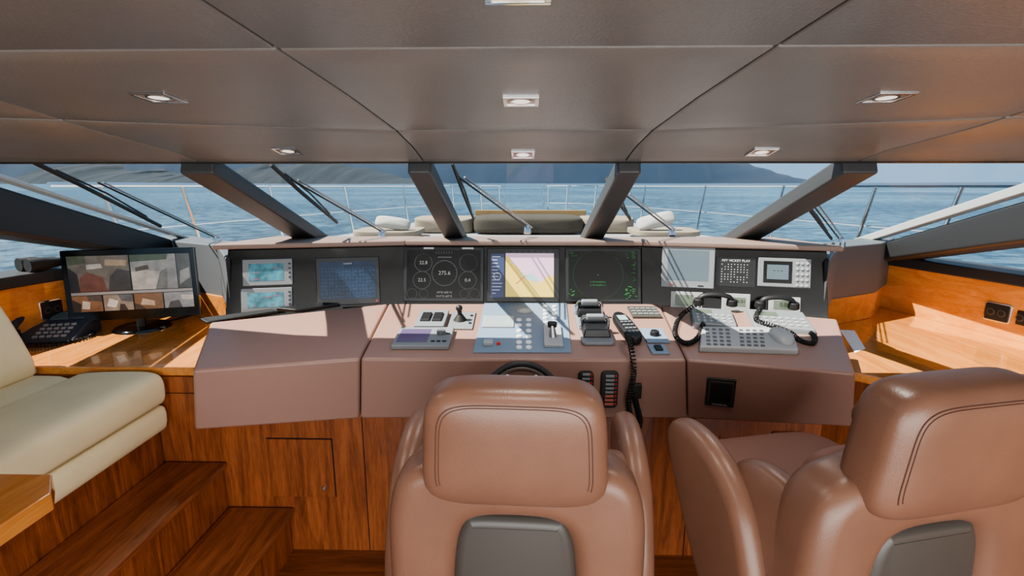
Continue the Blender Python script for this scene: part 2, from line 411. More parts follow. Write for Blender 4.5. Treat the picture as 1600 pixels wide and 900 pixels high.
# ledge
def panY(x):
    a=abs(x); return 2.9 if a<=.69 else 2.9-(a-.69)*.221
led=B()
xs=[-1.7,-.69,.69,1.7]
for i in range(3):
    x0,x1=xs[i],xs[i+1]; y0,y1=panY(x0)+.06,panY(x1)+.06
    led.hexa([(x0,y0,1.59),(x1,y1,1.59),(x1,3.5,1.56),(x0,3.5,1.56),(x0,y0,1.62),(x1,y1,1.62),(x1,3.5,1.588),(x0,3.5,1.588)])
tag(led.done('dashboard_ledge',LEAD,bevel=.008),'pinkish brown leather ledge along the top of the black instrument panel','ledge')
# black instrument panel
ip=B()
for i in range(3):
    x0,x1=xs[i]*(1.0 if i else .965),xs[i+1]*(1.0 if i<2 else .965); y0,y1=panY(x0),panY(x1)
    ip.hexa([(x0,y0,1.2),(x1,y1,1.2),(x1,y1+.12,1.2),(x0,y0+.12,1.2),(x0,y0+.1,1.588),(x1,y1+.1,1.588),(x1,y1+.2,1.588),(x0,y0+.2,1.588)])
tag(ip.done('instrument_panel',BLK,bevel=.003),'glossy black faceted panel holding the helm screens','panel')
def pp(x,top): 
    t=1 if top else 0; return V((x,panY(x)+.1*t,1.2+.388*t))
PC=Plane(pp(-.6,0),pp(.6,0),pp(-.6,1)); PL=Plane(pp(-.7,0),pp(-1.6,0),pp(-.7,1)); PR=Plane(pp(.7,0),pp(1.6,0),pp(.7,1))
# ================= DISPLAYS =================
def display(name,label,cat,plane,rect,bez,scr,inset=(6,6,6,6),dep=.012,extra=True,off=0):
    M,w,h=plane.mount(*rect,off=off)
    t=thing(name,label,cat,M)
    B().box((0,0,dep/2),(w,h,dep)).done('bezel',bez,t,bevel=.004)
    sx=w/(rect[2]-rect[0]); sy=h/(rect[3]-rect[1]); l,u,r,d=inset
    x0,x1=-w/2+l*sx,w/2-r*sx; y0,y1=-h/2+d*sy,h/2-u*sy
    s=B().rect(x0,y0,x1,y1,dep+.0008).done('screen',scr,t,smooth=False)
    return t,w,h,(x0,y0,x1,y1),dep+.0016
S_TEAL=mat('screen_teal',(60,106,118),.2,emit=.12,var=.3,vscale=26)
S_CHART=mat('screen_chart_night',(30,48,70),.2,emit=.15,var=.12,vscale=30)
S_DARK=mat('screen_dark',(14,15,17),.15,emit=.03)
S_MAP=mat('screen_map_sea',(212,176,198),.3,emit=.3)
S_LAND=mat('screen_map_land',(222,192,98),.3,emit=.3)
S_SHORE=mat('screen_map_shore',(160,190,188),.3,emit=.25)
S_RAD=mat('screen_radar',(8,16,11),.15,emit=.05)
S_LCD=mat('screen_lcd',(140,156,158),.3,emit=.1)
S_LCG=mat('screen_lcd_green',(88,100,86),.3,emit=.06)
S_GREY=mat('screen_grey',(84,98,106),.1,emit=.06)
S_BLUE=mat('screen_blue',(62,72,104),.2,emit=.12)
FRM=mat('display_frame',(34,36,39),.35)
for i,(r,l) in enumerate((((380,405,458,446),'upper small teal plotter screen in grey frame'),((378,450,458,487),'lower small teal plotter screen in grey frame'))):
    t,w,h,q,z=display('plotter_display',l,'display',PL,r,GRY,S_TEAL,(10,7,14,7))
    copies(t,B().box((0,0,.002),(.012,.008,.004)),'button',BTD,[(w/2-.014,h*.3-k*h*.17,.012) for k in range(4)])
    for k in range(4):
        b=B(); a=random.uniform(q[0],q[2]-.04); c=random.uniform(q[1],q[3]-.01); b.rect(a,c,a+random.uniform(.01,.035),c+.004,z)
        b.done('screen_mark',mat('pink_mark',(150,70,100),.4,emit=.15),t,smooth=False)
t,w,h,q,z=display('chart_display','dark blue chart screen beside the two small teal screens','display',PL,(495,402,594,476),FRM,S_CHART,(6,7,6,9))
b=B()
for r_ in range(9):
    for c_ in range(16):
        a=q[0]+.012+c_*(q[2]-q[0]-.03)/15+random.uniform(-.003,.003); c=q[1]+.012+r_*(q[3]-q[1]-.05)/8+random.uniform(-.003,.003); b.rect(a,c,a+random.uniform(.003,.007),c+.0025,z)
b.done('sounding_dots',mat('blue_mark',(72,104,128),.4,emit=.1),t,smooth=False,kind='stuff')
text('CHARTS',0,q[3]-.012,.012,WTX,t,z=z)
B().disc((w/2-.02,-h/2+.016,.0135),.006).done('power_light',BTR,t)
# gauges display
t,w,h,q,z=display('engine_gauge_display','dark screen with round dial gauges reading 275.6','display',PC,(631,386,756,471),FRM,S_DARK,(5,5,5,5))
sx=w/125
def gx(px): return (px-693.5)*sx
def gy(py): return (428.5-py)*h/85
for px,py,r,s_,ts in ((662,411,14,'22.8',.028),(695,427,20,'275.6',.032),(732,411,14,'',.02),(660,438,14,'22.5',.028),(731,438,14,'0.4',.028),(645,459,8,'',.02),(663,459,7,'',.02),(726,459,7,'',.02),(742,459,8,'',.02)):
    R=r*sx; g_=B().disc((gx(px),gy(py),z),R,r2=R*.96)
    for k in range(20):
        a=2*math.pi*k/20; c_,s__=math.cos(a),math.sin(a)
        g_.add([(gx(px)+c_*R*.94-s__*.001,gy(py)+s__*R*.94+c_*.001,z),(gx(px)+c_*R*.94+s__*.001,gy(py)+s__*R*.94-c_*.001,z),(gx(px)+c_*R*.82,gy(py)+s__*R*.82,z)],[(0,1,2)])
    gg=g_.done('dial',DIM,t,smooth=False)
    if s_: text(s_,gx(px),gy(py),ts,DI2,gg,z=z)
b=B(); b.rect(gx(684),gy(403),gx(706),gy(401),z)
for k in range(7): b.rect(gx(681+k*4),gy(397),gx(683+k*4),gy(393),z)
b.done('bar_graph',DIM,t,smooth=False)
text('44°01.602 N',gx(695),gy(457),.017,DI2,t,z=z); text('014°31.607 E',gx(695),gy(463),.017,DI2,t,z=z)
for x0,x1 in ((662,678),(722,740)): b=B(); b.rect(gx(x0),gy(389.5),gx(x1),gy(387),z+.001); b.done('top_label',WTX,t,smooth=False)
# map display
t,w,h,q,z=display('chart_plotter','bright chart plotter screen with yellow coastline, centre of panel','display',PC,(761,388,874,472),FRM,S_MAP,(29,8,9,8))
sx=w/113
gx=lambda px:(px-817.5)*sx; gy=lambda py:(430-py)*h/84
B().add([(gx(790),gy(443),z),(gx(790),gy(400),z),(gx(797),gy(404),z),(gx(800),gy(412),z),(gx(808),gy(416),z),(gx(815),gy(428),z),(gx(824),gy(433),z),(gx(834),gy(434),z),(gx(842),gy(444),z),(gx(850),gy(436),z),(gx(858),gy(430),z),(gx(865),gy(432),z),(gx(865),gy(464),z),(gx(790),gy(464),z)],[tuple(range(14))]).done('chart_land',S_LAND,t,smooth=False)
B().add([(gx(812),gy(424),z+.0003),(gx(822),gy(430),z+.0003),(gx(832),gy(428),z+.0003),(gx(842),gy(438),z+.0003),(gx(836),gy(441),z+.0003),(gx(822),gy(436),z+.0003)],[tuple(range(6))]).done('chart_shallows',S_SHORE,t,smooth=False)
B().rect(gx(767),gy(465),gx(788),gy(397),z).done('side_menu',S_BLUE,t,smooth=False)
b=B()
for k in range(12): b.rect(gx(769),gy(402+k*5.2),gx(769+random.randint(6,16)),gy(400.8+k*5.2),z+.0006)
b.disc((gx(777),gy(432),z+.0007),6*sx,r2=5*sx)
b.done('menu_text',WTX,t,smooth=False)
b=B().tube([(gx(806),gy(443),z+.001),(gx(822),gy(430),z+.001)],.0012,4); b.done('course_line',RED,t)
b=B()
for k in range(8): b.rect(gx(790+k*9.4),gy(395),gx(796+k*9.4),gy(392),z)
b.done('top_menu',DIM,t,smooth=False)
# radar
t,w,h,q,z=display('radar_display','black radar screen with green readouts and dark circle','display',PC,(883,388,1001,472),FRM,S_RAD,(5,5,5,5))
sx=w/118; gx=lambda px:(px-942)*sx; gy=lambda py:(430-py)*h/84
B().disc((gx(934),gy(430),z),39*sx,seg=48).done('radar_scope',mat('scope_black',(3,4,4),.2),t)
b=B().disc((gx(934),gy(430),z+.0004),39*sx,r2=38.6*sx,seg=60); 
for k in range(36):
    a=2*math.pi*k/36; b.tube([(gx(934)+math.cos(a)*37.5*sx,gy(430)+math.sin(a)*37.5*sx,z+.0005),(gx(934)+math.cos(a)*38.5*sx,gy(430)+math.sin(a)*38.5*sx,z+.0005)],.0005,4)
b.done('range_ring',mat('dim_green',(24,60,30),.5,emit=.1),t)
for (x0,x1,y0,y1,nn) in ((888,902,393,401,6),(888,900,452,466,8),(976,996,393,404,12),(974,996,448,467,22),(984,996,410,440,10)):
    b=B()
    for k in range(nn):
        a=random.uniform(x0,x1-4); c_=random.uniform(y0,y1); b.rect(gx(a),gy(c_),gx(a+random.uniform(2,4)),gy(c_-1),z+.0006)
    b.done('readout',GRN,t,smooth=False)
text('+',gx(934),gy(430),.02,GRN,t,z=z+.0006)
text('6 TM WARN 0.1',gx(934),gy(441),.013,GRN,t,z=z+.0006); text('6 TM WARN 1.7',gx(934),gy(446),.013,GRN,t,z=z+.0006)
# right panel
t,w,h,q,z=display('video_monitor','square grey framed monitor on the right part of black panel','display',PR,(1033,387,1115,450),GRY,S_GREY,(9,5,9,11),dep=.03)
for x_,w_ in ((-w*.3,.02),(w*.25,.03)): b=B(); b.box((x_,-h/2+.014,.031),(w_,.006,.003)); b.done('button',BTR if x_<0 else BTD,t)
M,w,h=PR.mount(1118,402,1180,448); t=thing('calendar_plate','black engraved plate with boat name and rows of figures','sign',M)
B().box((0,0,.002),(w,h,.004)).done('plate',mat('plate_black',(24,25,28),.4),t,bevel=.001)
text('M/Y VICKEY PLAY',0,h*.38,.019,WTX,t,z=.0055)
b=B()
for r_ in range(8):
    for c_ in range(9):
        if random.random()<.8: b.rect(-w*.36+c_*w*.08,h*.24-r_*h*.085,-w*.36+c_*w*.08+.005,h*.24-r_*h*.085+.004,.005)
b.done('figure_table',WTX,t,smooth=False)
t,w,h,q,z=display('autopilot_control','grey autopilot unit with black screen and round keys','control unit',PR,(1183,404,1265,449),GRY,BLK,(8,5,29,6),dep=.02)
B().rect(q[0]+.018,q[1]+.02,q[2]-.018,q[3]-.02,z).done('lcd',S_GREY,t,smooth=False)
copies(t,B().cyl((0,0,0),(0,0,.005),.0075,seg=14),'key',LGR,[(w/2-.022-c_*.024,h*.34-r_*.03,.02) for r_ in range(5) for c_ in range(3)])
text('- - -',(q[0]+q[2])/2,(q[1]+q[3])/2+.01,.03,DRK,t,z=z+.001)
t,w,h,q,z=display('depth_sounder','small grey instrument with green lcd at bottom of right panel','display',PR,(1047,456,1097,487),LGR,S_LCG,(7,5,15,9),dep=.02)
copies(t,B().cyl((0,0,0),(0,0,.004),.006,seg=12),'key',BTG,[(w/2-.018,h*.3-k*.026,.02) for k in range(3)])
t,w,h,q,z=display('wind_instrument','small grey lcd instrument reading 25.6 and 6.01','display',PR,(1127,459,1171,489),LGR,S_LCG,(7,6,7,10),dep=.02)
text('25.6 6.01',(q[0]+q[2])/2,(q[1]+q[3])/2+.004,.026,DRK,t,z=z)
t,w,h,q,z=display('speed_instrument','small grey lcd instrument behind the right phone handset','display',PR,(1200,464,1249,494),LGR,S_LCG,(7,6,7,10),dep=.02)
text('0.00',(q[0]+q[2])/2,(q[1]+q[3])/2,.03,DRK,t,z=z)
# ================= CONSOLE TOP CONTROLS =================
M,w,h=CP.mount(653,490,698,515); t=thing('switch_box','small grey box with two black rocker switches on the middle console','switch',M)
B().box((0,0,.012),(w,h,.024)).done('housing',GRY,t,bevel=.004)
copies(t,B().box((0,0,.005),(w*.34,h*.5,.012),taper=.9),'rocker',BLM,[(-w*.2,.0,.024),(w*.2,.0,.024)],bevel=.002)
M,w,h=CP.mount(703,489,741,515); t=thing('joystick','black joystick with ball knob on a grey plate','joystick',M)
B().box((0,0,.004),(w,h,.008)).done('base_plate',GRY,t,bevel=.002)
b=B(); b.cyl((-.01,0,.008),(-.01,0,.04),.036,.014); b.cyl((-.01,0,.04),(-.012,.0,.07),.011,.013); b.done('boot',BLR,t)
B().pillow(Matrix.Translation((-.013,0,.075)),.018,.018,.018,1,1,nu=20,nv=8).done('knob',BLM,t)
copies(t,B().cyl((0,0,0),(0,0,.004),.008,seg=12),'button',BTD,[(w*.36,h*.25,.008),(w*.36,-h*.2,.008)])
M,w,h=CP.mount(619,517,706,546); t=thing('pilot_display','low grey control unit with purple lcd and dial, on console','control unit',M)
B().box((0,0,.012),(w,h,.024)).done('housing',GRY,t,bevel=.005)
B().rect(-w*.44,-h*.34,w*.1,h*.36,.0248).done('screen',mat('screen_purple',(86,74,104),.2,emit=.1),t,smooth=False)
B().cyl((w*.3,h*.12,.024),(w*.3,h*.12,.042),.022).done('dial',BTG,t,bevel=.003)
copies(t,B().box((0,0,.002),(.018,.01,.004)),'button',BTD,[(w*.2,-h*.3,.024),(w*.3,-h*.3,.024),(w*.4,-h*.3,.024),(w*.43,h*.1,.024)])
# blue-grey engine panel
M,w,h=CP.mount(742,475,890,552); t=thing('engine_control_panel','blue-grey control plate with rows of white buttons and lcd','control panel',M)
Mi=M.inverted(); lc=lambda px,py:Mi@CP.at(px,py)
pl=[lc(757,475),lc(885,475),lc(893,552),lc(739,552)]
B().prism([(p.x,p.y) for p in pl],0,.006).done('plate',BLU,t,bevel=.002)
a,c_=lc(753,514),lc(803,497); b=B(); b.box(((a.x+c_.x)/2,(a.y+c_.y)/2,.01),(c_.x-a.x,c_.y-a.y,.008)); b.done('lcd_frame',LGR,t,bevel=.002)
b=B().rect(a.x+.012,a.y+.012,c_.x-.012,c_.y-.012,.0148); b.done('lcd',S_LCD,t,smooth=False)
p=lc(820,487); B().disc((p.x,p.y,.0068),.045).done('round_dial',mat('dial_face',(160,170,180),.4),t); 
b=B().disc((p.x,p.y,.0074),.045,r2=.042)
for k in range(12): a_=2*math.pi*k/12; b.tube([(p.x+.030*math.cos(a_),p.y+.030*math.sin(a_),.0076),(p.x+.036*math.cos(a_),p.y+.036*math.sin(a_),.0076)],.0012,4)
b.done('dial_marks',BTG,t)
sp=[]
for px in (852,866):
    for py in (481,487,493,499,506): q_=lc(px,py); sp.append((q_.x,q_.y,.006))
for px in (811,826):
    for py in (502,510,519,528,537,545): q_=lc(px,py); sp.append((q_.x,q_.y,.006))
copies(t,B().cyl((0,0,0),(0,0,.007),.015,.013,16),'button',BTN,sp)
q_=[lc(*p) for p in ((849,513),(876,513),(880,545),(850,545))]
B().prism([(p.x,p.y) for p in q_],.006,.022).done('lever_base',LGR,t,bevel=.004)
p=lc(864,532); b=B(); b.tube([(p.x,p.y,.02),(p.x-.005,p.y+.01,.075)],[.02,.012],10); b.done('lever',STL,t)
B().box((p.x-.005,p.y+.012,.08),(.045,.025,.03)).done('lever_grip',BLM,t,bevel=.008)
p=lc(763,540); B().box((p.x,p.y,.016),(.045,.04,.02)).done('key_switch',LGR,t,bevel=.004)
q2=lc(779,540); B().cyl((q2.x,q2.y,.006),(q2.x,q2.y,.016),.009).done('knob',RED,t)
# twin throttle
M,w,h=CP.mount(897,477,951,537); t=thing('throttle_control','twin lever throttle with chrome bars and black housings','throttle',M)
B().slab(rrect(w*.86,h,.02),.016,.004,Matrix.Translation((0,0,.008))).done('base_plate',GRY,t)
copies(t,B().box((0,0,.02),(w*.75,h*.3,.04),taper=.85),'housing',BTD,[(0,-h*.24,.016),(0,h*.26,.016)],bevel=.006)
copies(t,B().tube([(-w*.36,0,.02),(-w*.36,.0,.07),(-w*.32,0,.085),(w*.32,0,.085),(w*.36,0,.07),(w*.36,0,.02)],.011,10),'lever',CHR,[(0,-h*.2,0),(0,h*.2,0)])
copies(t,B().box((0,0,0),(w*.5,.032,.03)),'grip',GRY,[(0,-h*.2,.085),(0,h*.2,.085)],bevel=.009)
# small panels
M,w,h=CP.mount(984,481,1029,497); t=thing('button_panel','small dark panel of pale keys behind the radio handset','control panel',M)
B().box((0,0,.005),(w,h,.01)).done('plate',DKG,t,bevel=.002)
copies(t,B().box((0,0,.002),(.022,.02,.004)),'button',GRY,[(-w*.38+c_*w*.19,-h*.25+r_*h*.25,.01) for r_ in range(3) for c_ in range(5)])
M,w,h=CP.mount(1005,515,1040,536); t=thing('dimmer_panel','small blue-grey switch plate with a round black knob','switch',M)
B().box((0,0,.004),(w,h,.008)).done('plate',BLU,t,bevel=.002); B().cyl((0,0,.008),(0,0,.03),.024,.02).done('knob',BLM,t,bevel=.002)
M,w,h=CP.mount(1015,540,1042,554); t=thing('rocker_plate','tiny blue-grey switch plate at the console edge','switch',M)
B().box((0,0,.004),(w,h,.008)).done('plate',BLU,t,bevel=.002); B().box((0,0,.012),(w*.4,h*.5,.01)).done('rocker',BLM,t,bevel=.002)
# VHF handset
M,w,h=CP.mount(964,498,992,538,rot=6); t=thing('radio_handset','black radio handset with keypad and coiled cord on console','radio handset',M)
B().slab(chaikin([(-w*.40,-h*.52),(w*.40,-h*.52),(w*.5,-h*.1),(w*.42,h*.5),(-w*.42,h*.5),(-w*.5,-h*.1)],2),.045,.014,Matrix.Translation((0,0,.025))).done('body',BLM,t)
B().rect(-w*.26,h*.12,w*.26,h*.32,.0481).done('lcd',S_LCD,t,smooth=False)
copies(t,B().box((0,0,.002),(.014,.012,.004)),'key',GRY,[(-w*.22+c_*w*.22,-h*.32+r_*h*.12,.0475) for r_ in range(4) for c_ in range(3)])
ff=lambda px,py,o=.03: FC.at(px,py,o)
c=B().tube(coil([CP.at(980,538,.04),CP.at(984,553,.05),ff(987,570,.045),ff(983,600,.04),ff(979,625,.04),ff(984,648,.045),ff(994,660,.045),ff(997,650,.035),ff(993,632,.03),ff(990,617,.02)],.011,64),.0036,5); c.done('coiled_cord',BLR,t,world=True)
M,w,h=FC.mount(984,598,1001,620); t=thing('cord_socket','small black socket box where the coiled cord plugs in','socket',M)
B().box((0,0,.012),(w,h,.024)).done('body',BLM,t,bevel=.004); B().cyl((0,-h*.2,.024),(0,-h*.2,.032),.012).done('plug',BLR,t)
for i,(r,nn,l) in enumerate((((903,579,927,614),5,'shorter black strip of grey breaker switches on console front'),((938,579,965,636),8,'taller black strip of switches with red lower keys'))):
    M,w,h=FC.mount(*r); t=thing('switch_strip',l,'switch panel',M)
    B().slab(rrect(w,h,.02),.012,.003,Matrix.Translation((0,0,.006))).done('plate',BLM,t)
    sp=[(0,h*.38-k*h*.76/(nn-1),.012) for k in range(nn)]
    copies(t,B().box((0,0,.004),(w*.5,h*.5/nn,.008)),'switch',GRY,sp if not i else sp[:5],bevel=.002)
    if i: copies(t,B().box((0,0,.004),(w*.5,h*.5/nn,.008)),'switch',mat('amber_key',(150,84,70),.4,emit=.1),sp[5:],bevel=.002)
    copies(t,B().cyl((0,0,0),(0,0,.003),.004,seg=8),'indicator',BTR,[(w*.36,p[1],.012) for p in sp])
# speaker
M,w,h=FR.mount(1103,591,1148,634); t=thing('speaker','square black speaker grille on the right console front','speaker',M)
B().box((0,0,.005),(w,h,.01)).done('frame',BLM,t,bevel=.003)
B().rect(-w*.42,-h*.34,w*.42,h*.42,.0104).done('cloth',DKG,t,smooth=False)
b=B()
for k in range(13): yy=-h*.3+k*h*.055; b.box((0,yy,.013),(w*.78,h*.02,.006))
for k in range(13): xx=-w*.36+k*w*.06; b.box((xx,h*.03,.012),(w*.018,h*.7,.005))
b.done('grille',BLR,t,smooth=False)
text('YAMAHA',0,-h*.43,.016,LGR,t,z=.0112)
# steering wheel
wc=atY(815,630,2.0); wm=Matrix.Translation(wc)@Euler((rad(62),0,0)).to_matrix().to_4x4()
t=thing('steering_wheel','black steering wheel half hidden behind the centre helm chair','steering wheel',wm)
R=.165; B().tube([(R*math.cos(a*math.pi/24),R*math.sin(a*math.pi/24),0) for a in range(48)],.012,12,closed=True).done('rim',BLM,t)
B().tube([((R-.022)*math.cos(a*math.pi/24),(R-.022)*math.sin(a*math.pi/24),.004) for a in range(48)],.010,8,closed=True).done('inner_ring',CHR,t)
for a_ in (60,120,210,330):
    B().tube([(0,0,-.03),(R*.6*math.cos(rad(a_)),R*.6*math.sin(rad(a_)),-.02),(R*math.cos(rad(a_)),R*math.sin(rad(a_)),0)],[.018,.012,.011],8,flat=.5).done('spoke',CHR,t)
B().cyl((0,0,-.05),(0,0,-.01),.045,.035).done('hub',BLM,t,bevel=.004)
B().cyl((0,0,-.2),(0,0,-.05),.03).done('column',DKG,t)
# ---- phones on right console
def handset(t,px0,py0,px1,py1,H):
    a=RP.at(px0,py0); c=RP.at(px1,py1)
    Mi=MW[t.name].inverted(); a,c=Mi@a,Mi@c; d=c-a
    mid=[a+V((0,0,H)),a+d*.12+V((0,0,H+.026)),a+d*.5+V((0,0,H+.036)),a+d*.88+V((0,0,H+.026)),c+V((0,0,H))]
    hs=B().tube(smooth_path(mid,5),.017,12,flat=.75).done('handset',BLM,t)
    for e in (a,c):
        B().cyl(e+V((0,0,H-.026)),e+V((0,0,H+.01)),.03,.026,20).done('ear_cup',BLR,hs,bevel=.006)
def phone(label,rect,hp,cordpts,rows,cols):
    M,w,h=RP.mount(*rect); t=thing('helm_telephone',label,'telephone',M,)
    B().box((0,0,.018),(w,h,.036),taper=.94).done('base',GRY,t,bevel=.006)
    B().rect(-w*.38,h*.12,w*.0,h*.36,.0366).done('lcd',S_LCG,t,smooth=False)
    copies(t,B().box((0,0,.003),(w*.06,h*.08,.006)),'key',LGR,[(-w*.36+c_*w*.72/(cols-1),-h*.34+r_*h*.17,.036) for r_ in range(rows) for c_ in range(cols)],bevel=.001)
    handset(t,*hp,.065)
    B().tube(coil(cordpts,.010,50),.0034,5).done('coiled_cord',BLR,t,world=True)
    return t
phone('helm phone with black handset and cord looping to the left',(1080,490,1146,516),(1090,486,1142,488),
  [RP.at(1092,486,.05),RP.at(1066,496,.02),RP.at(1056,512,.015),RP.at(1056,530,.015),RP.at(1072,541,.015),RP.at(1090,532,.015),RP.at(1098,514,.03)],3,6)
phone('helm phone with black handset and cord trailing to the right',(1172,494,1262,522),(1186,491,1238,493),
  [RP.at(1186,496,.05),RP.at(1180,512,.045),RP.at(1205,522,.045),RP.at(1232,526,.025),RP.at(1250,537,.015),RP.at(1268,541,.015),RP.at(1272,531,.015),RP.at(1258,520,.02)],3,7)
M,w,h=RP.mount(1090,518,1200,557); t=thing('intercom_keypad','wide grey keypad telephone with many small keys and domed end','telephone',M)
Mi=M.inverted(); q_=[Mi@RP.at(*p) for p in ((1096,519),(1216,520),(1238,530),(1247,556),(1092,551))]
B().prism([(p.x,p.y) for p in q_],0,.034).done('body',LGR,t,bevel=.01,seg=4)
sp=[]
for r_ in range(5):
    for c_ in range(9):
        if c_ in (4,): continue
        p=Mi@RP.at(1104+c_*10.5+r_*.6,525+r_*6.0+c_*.3); sp.append((p.x,p.y,.034))
copies(t,B().box((0,0,.003),(.018,.012,.006),taper=.85),'key',BTG,sp)
p=Mi@RP.at(1219,538); B().pillow(Matrix.Translation((p.x,p.y,.034))@Matrix.Rotation(rad(8),4,'Z'),.045,.085,.036,.8,.8,nu=32,nv=8).done('speaker_dome',LGR,t)
# ================= LEFT CONSOLE TOP TABLETS =================
def flatthing(name,label,cat,plane,pts,th,m,off=0,parts=None):
    ps=[plane.at(*p) for p in pts]; c=sum(ps,V())/len(ps)
    M=Matrix((plane.x,plane.y,plane.n)).transposed().to_4x4(); M.translation=c+plane.n*off
    t=thing(name,label,cat,M); Mi=M.inverted(); q=[Mi@p for p in ps]
    B().prism([(p.x,p.y) for p in q],0,th).done('body',m,t,bevel=.004)
    if parts:
        cc=sum((V((p.x,p.y)) for p in q),V((0,0)))/len(q)
        B().prism([(cc+(V((p.x,p.y))-cc)*.9).to_tuple() for p in q],th,th+.001).done(parts[0],parts[1],t,smooth=False)
    return t
flatthing('tablet','closed black tablet lying on left console beside the panel','tablet',LP,[(312,501),(424,486),(436,489),(324,507)],.014,BLM,parts=('cover',BLR))
t=flatthing('instrument_case','flat black case lying on the left console below the chart screen','case',LP,[(432,486),(500,477),(530,479),(462,489)],.02,BLM,parts=('cover',BTD))
flatthing('pen','thin dark pen on the left console beside the black case','pen',LP,[(536,481),(568,480),(568,481.5),(536,482.5)],.006,BLR)
# ================= CEILING LIGHTS =================
def onceil(px,py):
    for (a,za),(c,zc_) in zip(prof,prof[1:]):
        P=Plane((0,a,za),(1,a,za),(0,c,zc_)); p=P.at(px,py)
        if a-1e-4<=p.y<=c+1e-4: return p,P
    return p,P
def mk_light(label,px,py):
    p,P=onceil(px,py); 
    cv=lambda x,y: V((x,y,cz(y)-crown(x,y)))
    p=cv(p.x,p.y); tx=(cv(p.x+.05,p.y)-cv(p.x-.05,p.y)); ty=(cv(p.x,p.y+.05)-cv(p.x,p.y-.05)); n=ty.cross(tx).normalized()
    if n.z>0: n=-n
    p=p+n*.0015
    x=tx.normalized(); y=n.cross(x); M=Matrix((x,y,n)).transposed().to_4x4(); M.translation=p
    t=thing('ceiling_light',label,'ceiling light',M,'square recessed ceiling lights')
    s=.042
    b=B()
    for (cx,cy,w,h) in ((0,s,2*s+.010,.010),(0,-s,2*s+.010,.010),(s,0,.010,2*s-.01),(-s,0,.010,2*s-.01)): b.box((cx,cy,.001),(w,h,.006))
    b.done('frame',CHR,t,bevel=.001)
    B().rect(-s,-s,s,s,.001).done('reflector',mat('light_reflector',(150,124,104),.3,metal=.5),t,smooth=False)
    b=B().disc((0,0,.0025),.03,r2=.024); b.done('ring',CHR,t)
    B().disc((0,0,.0018),.024).done('bulb',LIT,t)
    ld=bpy.data.lights.new('ceiling_fill_spot','SPOT'); ld.energy=8; ld.spot_size=rad(120); ld.spot_blend=.8; ld.shadow_soft_size=.05; ld.color=(1,.92,.84)  # added fill spot to brighten the console; the fixture itself looks unlit
    lo=bpy.data.objects.new('ceiling_fill_spot',ld); COL.objects.link(lo); lo.location=p-V((0,0,.03))
for l,px,py in (('left light of the middle row of ceiling lights',248,151),('centre light of the middle row of ceiling lights',814,157),('right light of the middle row of ceiling lights',1385,151),
  ('left light of the row nearest the windscreen',450,234),('centre light of the row nearest the windscreen',817,241),('right light of the row nearest the windscreen',1190,236),('light cut off by top edge of the photo',809,-20)):
    mk_light(l,px,py)
